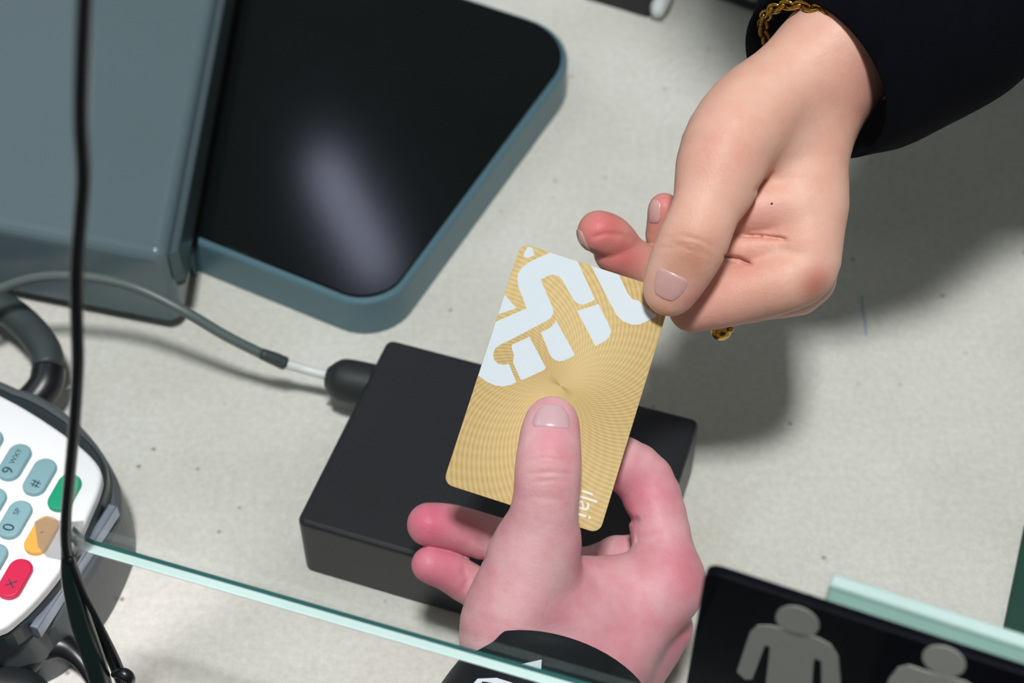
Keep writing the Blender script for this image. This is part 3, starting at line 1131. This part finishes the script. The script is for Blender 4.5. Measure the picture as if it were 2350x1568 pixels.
        me.loops.foreach_set('vertex_index', quads.astype(np.int32).ravel())
        me.polygons.add(len(quads))
        me.polygons.foreach_set('loop_start', np.arange(0, len(quads) * 4, 4, dtype=np.int32))
        me.polygons.foreach_set('use_smooth', np.ones(len(quads), bool))
        me.update(calc_edges=True)
        me.validate()
        fl_ = np.zeros(len(verts))
        for c, r, a in flush:
            w = verts - c
            fl_ = np.maximum(fl_, a * np.exp(-(w * w).sum(1) / (r * r)))
        at_ = me.attributes.new('flush', 'FLOAT', 'POINT')
        at_.data.foreach_set('value', fl_.astype(np.float32))
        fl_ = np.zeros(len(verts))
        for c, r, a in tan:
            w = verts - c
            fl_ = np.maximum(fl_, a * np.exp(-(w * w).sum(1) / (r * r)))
        at_ = me.attributes.new('tan', 'FLOAT', 'POINT')  # mask for painted shade and knuckle tone
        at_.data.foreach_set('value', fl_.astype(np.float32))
        return me


def nail(hand, name, c, axis, nrm, width, length, mat, parent, tipw=0.85):
    """curved nail plate laid on the finger; axis points to the fingertip"""
    c = np.array(c)
    n = np.array(nrm) / np.linalg.norm(nrm)
    a = np.array(axis) - n * np.dot(axis, n)
    a /= np.linalg.norm(a)
    sd_ = np.cross(a, n)
    NU, NV = 18, 18
    pts, bur = [], []
    for j in range(NV + 1):
        v = -1 + 2 * j / NV
        sq = (1 - abs(v) ** 3.2) ** (1 / 3.2) if abs(v) < 1 else 0.0
        wv = (1.0 if v < 0 else 1.0 - (1 - tipw) * v) * max(sq, 0.05)
        for i in range(NU + 1):
            u = -1 + 2 * i / NU
            pts.append(c + sd_ * (u * wv * width / 2) + a * (v * length / 2))
            bur.append(max(abs(u) ** 6, abs(v) ** 8 if v < 0 else abs(v) ** 8 * 0.6))
    P = np.array(pts)
    cc = c[None, :] + n * 6.0
    for _ in range(60):
        cc = cc - n * np.clip(hand(cc), -2.0, 2.0)[:, None] * 0.7
    P = P + (cc[0] - c)
    for _ in range(8):
        g = hand.grad(P)
        g /= np.maximum(np.linalg.norm(g, axis=1), 0.4)[:, None]
        P = P - g * hand(P)[:, None] * 0.8
    g = hand.grad(P)
    g /= np.maximum(np.linalg.norm(g, axis=1), 0.4)[:, None]
    bur = np.array(bur)
    top = P + g * (0.40 - 0.55 * bur)[:, None]
    bot = top - g * 0.5
    bm = bmesh.new()
    T = [bm.verts.new(Vector(p / 1000.0)) for p in top]
    B = [bm.verts.new(Vector(p / 1000.0)) for p in bot]
    W = NU + 1
    for j in range(NV):
        for i in range(NU):
            q = (j * W + i, j * W + i + 1, (j + 1) * W + i + 1, (j + 1) * W + i)
            bm.faces.new([T[k] for k in q])
            bm.faces.new([B[k] for k in reversed(q)])
    rim = [i for i in range(NU + 1)] + [j * W + NU for j in range(1, NV + 1)] + [NV * W + i for i in range(NU - 1, -1, -1)] + [j * W for j in range(NV - 1, 0, -1)]
    for k in range(len(rim)):
        a_, b_ = rim[k], rim[(k + 1) % len(rim)]
        bm.faces.new((T[a_], T[b_], B[b_], B[a_]))
    return put(name, bm_mesh(bm), mat, parent, smooth=True)


VIEW = -Fn      # towards the viewer

# ---- lower hand: right hand, thumb flat on the card, fingers curled underneath
low = Hand()
low.palm = [
    (Chain([(1240, 1240, .5420, 86), (1203, 1335, .5440, 104), (1168, 1435, .5460, 112), (1176, 1530, .5490, 112), (1190, 1680, .5490, 106)]), 6),
    (Chain([(1250, 1372, .5560, 78), (1400, 1352, .5620, 76), (1520, 1345, .5660, 74)]), 12),
    (Chain([(1330, 1600, .5560, 118), (1440, 1450, .5600, 92), (1532, 1338, .5640, 76)]), 10),
    (Chain([(1340, 1620, .5640, 110), (1440, 1520, .5720, 84), (1526, 1440, .5780, 64)]), 8),
    (Chain([(1340, 1640, .5680, 100), (1430, 1560, .5780, 74), (1500, 1490, .5860, 56)]), 8),
    (Chain([(1300, 1430, .5560, 112), (1290, 1540, .5560, 118), (1270, 1700, .5540, 118)]), 12),
    (Chain([(1280, 1420, .5760, 84), (1400, 1430, .5800, 80)]), 12),
]
low.fingers = [
    (Chain([(1266, 972, .5385, 62), (1262, 1010, .5365, 69), (1258, 1075, .5330, 75), (1254, 1135, .5330, 74), (1242, 1215, .5370, 82), (1225, 1275, .5420, 94)], 0.80, VIEW), mm(1230, 1270, .545), 10.0, 22.0),
    (Chain([(1530, 1338, .5650, 74), (1516, 1225, .5700, 68), (1480, 1105, .5740, 66), (1400, 1052, .5700, 60), (1316, 1030, .5660, 52)]), mm(1530, 1345, .566), 8.0, 20.0),
    (Chain([(1500, 1420, .5800, 62), (1448, 1285, .5880, 56), (1340, 1312, .5960, 54), (1210, 1262, .5950, 52), (1110, 1232, .5910, 52), (1040, 1212, .5870, 52), (984, 1204, .5840, 50)]), mm(1510, 1425, .579), 6.0, 16.0),
    (Chain([(1490, 1480, .5840, 56), (1300, 1400, .5930, 54), (1180, 1385, .5940, 48), (1090, 1348, .5910, 47), (1030, 1312, .5870, 45), (986, 1296, .5840, 42)]), mm(1500, 1480, .587), 6.0, 16.0),
    (Chain([(1450, 1540, .5800, 54), (1320, 1480, .5880, 48), (1230, 1440, .5890, 42), (1170, 1420, .5880, 38)]), mm(1450, 1540, .587), 6.0, 16.0),
]
low.grooves = [
    ([(1200, 1066), (1240, 1052), (1290, 1058), (1322, 1072)], 7, 0.45, .54),
    ([(1205, 1090), (1260, 1084), (1322, 1090)], 6, 0.40, .54),
    ([(1212, 1106), (1270, 1102), (1318, 1106)], 6, 0.30, .54),
    ([(1392, 1160), (1425, 1178), (1452, 1196), (1470, 1190)], 9, 1.3, .58),
    ([(1190, 1150), (1230, 1142), (1300, 1150)], 9, 0.25, .54),
    ([(1420, 1252), (1470, 1236), (1530, 1228)], 12, 0.5, .565),
    ([(1345, 1290), (1372, 1330), (1380, 1375)], 18, 0.5, .565),
    ([(1095, 1232), (1108, 1262), (1112, 1290)], 8, 0.5, .60),
    ([(1060, 1300), (1072, 1330), (1064, 1360)], 8, 0.5, .60),
]
PAD = 26.0
lo = np.array([min(c.lo[i] for c, *_ in low.palm + low.fingers) for i in range(3)]) + 10
hi = np.array([max(c.hi[i] for c, *_ in low.palm + low.fingers) for i in range(3)]) - 10
flush_low = [(mm(985, 1200, .578), 13, .95), (mm(1040, 1215, .58), 10, .6), (mm(990, 1297, .585), 13, .95), (mm(1480, 1130, .562), 12, .55), (mm(1420, 1175, .568), 9, .8),
             (mm(1590, 1320, .556), 14, .5), (mm(1560, 1430, .568), 16, .55), (mm(1450, 1480, .548), 18, .3), (mm(1320, 1240, .545), 10, .25), (mm(1258, 1000, .527), 6, .3), (mm(1190, 1130, .53), 5, .4), (mm(1350, 1440, .54), 22, .18)]
p_low = thing('person', 'person in black cuff reaching from below, thumb pressed flat on gold card', 'person', at(1290, 1560, .56))
hand_low = put('hand', low.mesh('hand', 0.65, lo, hi, flush_low, [(mm(1258, 1090, .525), 8, .25), (mm(1590, 1320, .556), 8, .2)]), M['skin_low'], p_low)
nail(low, 'fingernail', mm(1265, 950, .5385), np.array(mm(1268, 900, .5385) - mm(1262, 1000, .5385)), VIEW, 14.0, 10.6, M['nail_low'], p_low, 0.78)

# ---- upper hand: left hand from behind the desk, pinching the corner of the card
top = Hand()
top.palm = [
    (Chain([(1640, 430, .5520, 80), (1664, 350, .5540, 104), (1722, 268, .5590, 110), (1802, 196, .5640, 100), (1872, 134, .5660, 104), (1990, 20, .5660, 116), (2110, -100, .5640, 122)]), 8),
    (Chain([(1905, 160, .5740, 112), (1858, 320, .5740, 98), (1836, 440, .5740, 98)]), 10),
    (Chain([(1900, 170, .5860, 100), (1850, 330, .5900, 92), (1836, 470, .5900, 88)]), 10),
    (Chain([(1880, 180, .5940, 90), (1830, 330, .6020, 84), (1810, 480, .6040, 78)]), 10),
    (Chain([(1760, 330, .5740, 96), (1790, 420, .5800, 92)]), 12),
    (Chain([(2110, -90, .5760, 120), (2000, 30, .5760, 116), (1900, 160, .5760, 112)]), 10),
]
top.fingers = [
    (Chain([(1538, 664, .5500, 62), (1556, 625, .5480, 72), (1588, 560, .5460, 80), (1618, 485, .5470, 78), (1650, 405, .5510, 88)], 0.82, VIEW), mm(1655, 390, .553), 9.0, 22.0),
    (Chain([(1716, 482, .5660, 62), (1790, 474, .5680, 76), (1850, 480, .5720, 86)]), mm(1856, 450, .573), 9.0, 14.0),
    (Chain([(1700, 572, .5660, 44), (1760, 568, .5670, 56), (1840, 560, .5690, 80)]), mm(1856, 530, .572), 9.0, 14.0),
    (Chain([(1690, 540, .5760, 58), (1690, 640, .5780, 56)]), mm(1690, 590, .577), 2.0, 10.0),
    (Chain([(1838, 440, .5730, 96), (1846, 540, .5690, 86), (1844, 614, .5670, 77), (1785, 646, .5660, 75), (1700, 670, .5680, 72), (1640, 690, .5700, 65), (1588, 708, .5715, 54)]), mm(1838, 450, .573), 10.0, 22.0),
    (Chain([(1842, 480, .5900, 84), (1848, 636, .5860, 70), (1760, 672, .5860, 61), (1640, 690, .5880, 54), (1500, 622, .5860, 50), (1432, 588, .5810, 51), (1412, 578, .5790, 50)]), mm(1842, 480, .590), 6.0, 18.0),
    (Chain([(1430, 572, .5815, 46), (1402, 546, .5760, 50), (1374, 532, .5720, 49)]), mm(1425, 585, .581), 1.5, 6.0),
    (Chain([(1812, 480, .6040, 76), (1800, 620, .6020, 58), (1680, 668, .6020, 50), (1560, 630, .5980, 44), (1522, 560, .5900, 38), (1524, 500, .5850, 37), (1524, 478, .5835, 35)]), mm(1812, 480, .604), 6.0, 18.0),
    (Chain([(1800, 500, .6120, 60), (1760, 600, .6120, 48), (1660, 620, .6100, 42), (1600, 560, .6040, 36), (1596, 500, .6000, 32)]), mm(1800, 500, .612), 6.0, 16.0),
]
top.grooves = [
    ([(1520, 548), (1560, 540), (1610, 552), (1650, 578)], 7, 0.35, .552),
    ([(1512, 572), (1560, 566), (1610, 580), (1640, 596)], 6, 0.30, .552),
    ([(1530, 556), (1590, 562), (1640, 586)], 5, 0.25, .552),
    ([(1690, 541), (1740, 542), (1790, 547), (1806, 552)], 4.5, 1.9, .575),
    ([(1660, 588), (1698, 594), (1728, 610)], 4.5, 1.8, .575),
    ([(1728, 446), (1752, 420), (1776, 392)], 7, 0.8, .575),
    ([(1352, 548), (1390, 536), (1430, 540), (1450, 556)], 6, 0.5, .585),
]
lo = np.array([min(c.lo[i] for c, *_ in top.palm + top.fingers) for i in range(3)]) + 10
hi = np.array([max(c.hi[i] for c, *_ in top.palm + top.fingers) for i in range(3)]) - 10
flush_top = [(mm(1385, 525, .565), 12, .95), (mm(1430, 590, .570), 12, .9), (mm(1525, 470, .575), 12, .8), (mm(1880, 650, .555), 6, .5), (mm(1700, 600, .558), 8, .35), (mm(1590, 690, .545), 5, .5),
             (mm(1650, 700, .556), 12, .25), (mm(1650, 330, .54), 12, .15), (mm(1740, 520, .556), 9, .3), (mm(1980, 200, .56), 14, .25)]
p_top = thing('person', 'person in dark navy sleeve reaching from above, pinching the gold card corner', 'person', at(1890, 150, .57))
hand_top = put('hand', top.mesh('hand', 0.65, lo, hi, flush_top, [(mm(1585, 590, .536), 8.5, .75), (mm(1560, 612, .538), 7, .6), (mm(1872, 662, .557), 6, .7), (mm(1780, 712, .562), 9, .35), (mm(1990, 210, .57), 12, .3), (mm(1506, 560, .584), 8, .5)]), M['skin_top'], p_top)  # last list paints shade on thumb joint and curled finger, plus knuckle tone
nail(top, 'fingernail', mm(1533, 660, .55), np.array(mm(1516, 698, .55) - mm(1552, 618, .55)), VIEW + 0.10 * Rn * -1, 12.4, 11.0, M['nail_top'], p_top, 0.9)
nail(top, 'fingernail', mm(1338, 545, .572), np.array(mm(1322, 515, .570) - mm(1358, 570, .575)), -Rn * 0.8 - Un * 0.6 + VIEW * 0.25, 10.0, 10.0, M['nail_top'], p_top, 0.9)
nail(top, 'fingernail', mm(1506, 486, .58), np.array(mm(1506, 440, .58) - mm(1506, 520, .583)), -Rn * 0.9 + VIEW * 0.5, 7.5, 9.5, M['nail_top'], p_top, 0.9)
ml = bmesh.new()
bmesh.ops.create_uvsphere(ml, u_segments=10, v_segments=6, radius=0.0004)
mp = at(1778, 464, .55)
for _ in range(50):
    mp = mp + FWD * (float(top(np.array([list(mp * 1000)]))[0]) / 1000.0 * 0.7)
bmesh.ops.translate(ml, vec=mp, verts=ml.verts)
put('mole', bm_mesh(ml), solid('dark_brown_mole', srgb(70, 42, 34), 0.6), p_top, smooth=True)


# ------------------------------------------------------------------ sleeves
def sleeve(rings, name, mat, parent, thick=0.0012, seg=56, sub=6, fold=0.0, hem=None):
    """rings: (px, py, depth, ax px, ay px, bx px, by px, b depth): centre, side half-axis in the view, near half-axis"""
    ctl = []
    for (x, y, d, ax, ay, bx, by, bdp) in rings:
        c = at(x, y, d)
        a = at(x + ax, y + ay, d) - c
        b = at(x + bx, y + by, d + bdp) - c
        ctl.append(list(c) + list(a) + list(b))
    C = catmull(ctl, sub)
    bm = bmesh.new()
    rows = []
    rnd = random.Random(7)
    ph = [rnd.uniform(0, 6.28) for _ in range(4)]
    for i, q in enumerate(C):
        c, a, b = Vector(q[:3]), Vector(q[3:6]), Vector(q[6:9])
        row = []
        for k in range(seg):
            t = 2 * math.pi * k / seg
            w = 1.0 + fold * (0.5 * math.sin(3 * t + ph[0] + i * 0.21) + 0.35 * math.sin(5 * t + ph[1] - i * 0.33) + 0.3 * math.sin(2 * t + i * 0.5 + ph[2])) * min(i / 6.0, 1.0)
            row.append(bm.verts.new(c + (a * math.cos(t) + b * math.sin(t)) * w))
        rows.append(row)
    for r0, r1 in zip(rows, rows[1:]):
        for k in range(seg):
            bm.faces.new((r0[k], r0[(k + 1) % seg], r1[(k + 1) % seg], r1[k]))
    me = bm_mesh(bm)
    o = put(name, me, mat, parent, smooth=True)
    s = o.modifiers.new('thickness', 'SOLIDIFY')
    s.thickness = thick
    s.offset = -1
    return o


sleeve([(1868, 182, .572, 122, 170, 112, -78, -.026),
        (1905, 152, .572, 136, 190, 112, -78, -.030),
        (1985, 100, .572, 152, 214, 108, -76, -.034),
        (2110, 0, .570, 172, 226, 100, -70, -.038),
        (2260, -140, .566, 176, 222, 100, -70, -.040),
        (2520, -380, .560, 178, 222, 100, -70, -.042)], 'sleeve', M['fabric'], p_top, fold=0.035)
sleeve([(1278, 1592, .556, 222, 46, -10, -138, -.030),
        (1270, 1612, .556, 230, 50, -10, -130, -.031),
        (1236, 1690, .556, 246, 62, -14, -122, -.033),
        (1165, 1830, .535, 268, 80, -16, -112, -.034),
        (1070, 2060, .490, 315, 96, -16, -120, -.036),
        (960, 2400, .440, 372, 104, -18, -136, -.038),
        (840, 2950, .390, 440, 110, -20, -156, -.040)], 'sleeve', M['cuff'], p_low, fold=0.02)
# white mark on the cuff
from mathutils.bvhtree import BVHTree
cuff = [c for c in p_low.children if c.name.startswith('sleeve')][0]
cm_ = cuff.data
tree = BVHTree.FromPolygons([v.co.copy() for v in cm_.vertices], [tuple(q.vertices) for q in cm_.polygons])
for poly in ([(1180, 1528), (1212, 1521), (1243, 1514), (1242, 1534), (1240, 1552), (1208, 1540)], [(1072, 1585), (1096, 1558), (1140, 1556), (1190, 1572), (1170, 1600)]):
    hit = []
    for x, y in poly:
        loc, nrm, _i, _d = tree.ray_cast(CAM, ray(x, y).normalized())
        if loc is not None:
            hit.append(loc - ray(x, y).normalized() * 0.0004)
    if len(hit) > 2:
        put('printed_mark', prism(hit, -FWD * 0.0002), M['white_print'], cuff)

# unseen leaning torso on the reaching arm, added and shaped to shade the counter
def loft(rings, seg=40, sub=5):
    C = catmull([list(c) + [a, b] for c, a, b in rings], sub)
    sq = lambda v: math.copysign(abs(v) ** 0.62, v)
    bm = bmesh.new()
    rows = []
    for q in C:
        rows.append([bm.verts.new((q[0] + q[3] * sq(math.cos(2 * math.pi * k / seg)), q[1] + q[4] * sq(math.sin(2 * math.pi * k / seg)), q[2])) for k in range(seg)])
    for r0, r1 in zip(rows, rows[1:]):
        for k in range(seg):
            bm.faces.new((r0[k], r0[(k + 1) % seg], r1[(k + 1) % seg], r1[k]))
    bm.faces.new(rows[0])
    bm.faces.new(rows[-1])
    return bm_mesh(bm)


put('torso_shade_blocker', loft([((.35, 1.06, -.40), .19, .11), ((.35, 1.04, .0), .20, .12), ((.34, .95, .20), .21, .14), ((.30, .66, .345), .235, .21), ((.29, .64, .48), .225, .18), ((.28, .66, .57), .13, .11), ((.28, .66, .61), .07, .07)]), M['fabric'], p_top, smooth=True)
arm = [at(2440, -300, .562), Vector((.24, .49, .25)), Vector((.34, .56, .30)), Vector((.37, .66, .38)), Vector((.36, .74, .46))]
put('upper_sleeve', tube(arm, [.036, .044, .052, .062, .07], 6, 28), M['fabric'], p_top, smooth=True)

# gold chain bracelet on the upper wrist
bc = at(1904, 120, .573)
bA = at(1904 + 138, 120 + 94, .573) - bc
bB = at(1904 + 78, 120 - 54, .573 - .0225) - bc
br = thing('bracelet', 'gold chain bracelet around the wrist at the dark sleeve hem', 'bracelet', bc)
NL = 46
lk = None
for i in range(NL):
    t = 2 * math.pi * i / NL
    p = bc + bA * math.cos(t) + bB * math.sin(t)
    tg = (-bA * math.sin(t) + bB * math.cos(t)).normalized()
    rad_ = (bA * math.cos(t) + bB * math.sin(t)).normalized()
    nn = rad_ if i % 2 else tg.cross(rad_)
    put('link', torus(p, nn, 0.0030, 0.0008, 16, 6, tg, 0.62), M['gold'], br, smooth=True)

# finger ring, under the pinching hand
rgc = mm(1668, 692, .588) / 1000
rdir = (at(1640, 690, .588) - at(1760, 676, .586)).normalized()
rg = thing('finger_ring', 'small gold ring with round bead under the pinching fingers', 'ring', Vector(rgc))
put('band', torus(Vector(rgc), rdir, 0.0093, 0.0011, 40, 10), M['gold'], rg, smooth=True)
bead = bmesh.new()
bmesh.ops.create_uvsphere(bead, u_segments=18, v_segments=12, radius=0.0036)
bmesh.ops.scale(bead, vec=(1, 0.8, 1), verts=bead.verts)
bmesh.ops.translate(bead, vec=at(1655, 762, .586), verts=bead.verts)
put('bead', bm_mesh(bead), M['gold'], rg, smooth=True)
bead = bmesh.new()
bmesh.ops.create_uvsphere(bead, u_segments=12, v_segments=8, radius=0.0010)
bmesh.ops.translate(bead, vec=at(1678, 756, .583), verts=bead.verts)
put('bead', bm_mesh(bead), M['gold'], rg, smooth=True)

# ------------------------------------------------------------------ ceiling tube lamp mirrored in the black pad
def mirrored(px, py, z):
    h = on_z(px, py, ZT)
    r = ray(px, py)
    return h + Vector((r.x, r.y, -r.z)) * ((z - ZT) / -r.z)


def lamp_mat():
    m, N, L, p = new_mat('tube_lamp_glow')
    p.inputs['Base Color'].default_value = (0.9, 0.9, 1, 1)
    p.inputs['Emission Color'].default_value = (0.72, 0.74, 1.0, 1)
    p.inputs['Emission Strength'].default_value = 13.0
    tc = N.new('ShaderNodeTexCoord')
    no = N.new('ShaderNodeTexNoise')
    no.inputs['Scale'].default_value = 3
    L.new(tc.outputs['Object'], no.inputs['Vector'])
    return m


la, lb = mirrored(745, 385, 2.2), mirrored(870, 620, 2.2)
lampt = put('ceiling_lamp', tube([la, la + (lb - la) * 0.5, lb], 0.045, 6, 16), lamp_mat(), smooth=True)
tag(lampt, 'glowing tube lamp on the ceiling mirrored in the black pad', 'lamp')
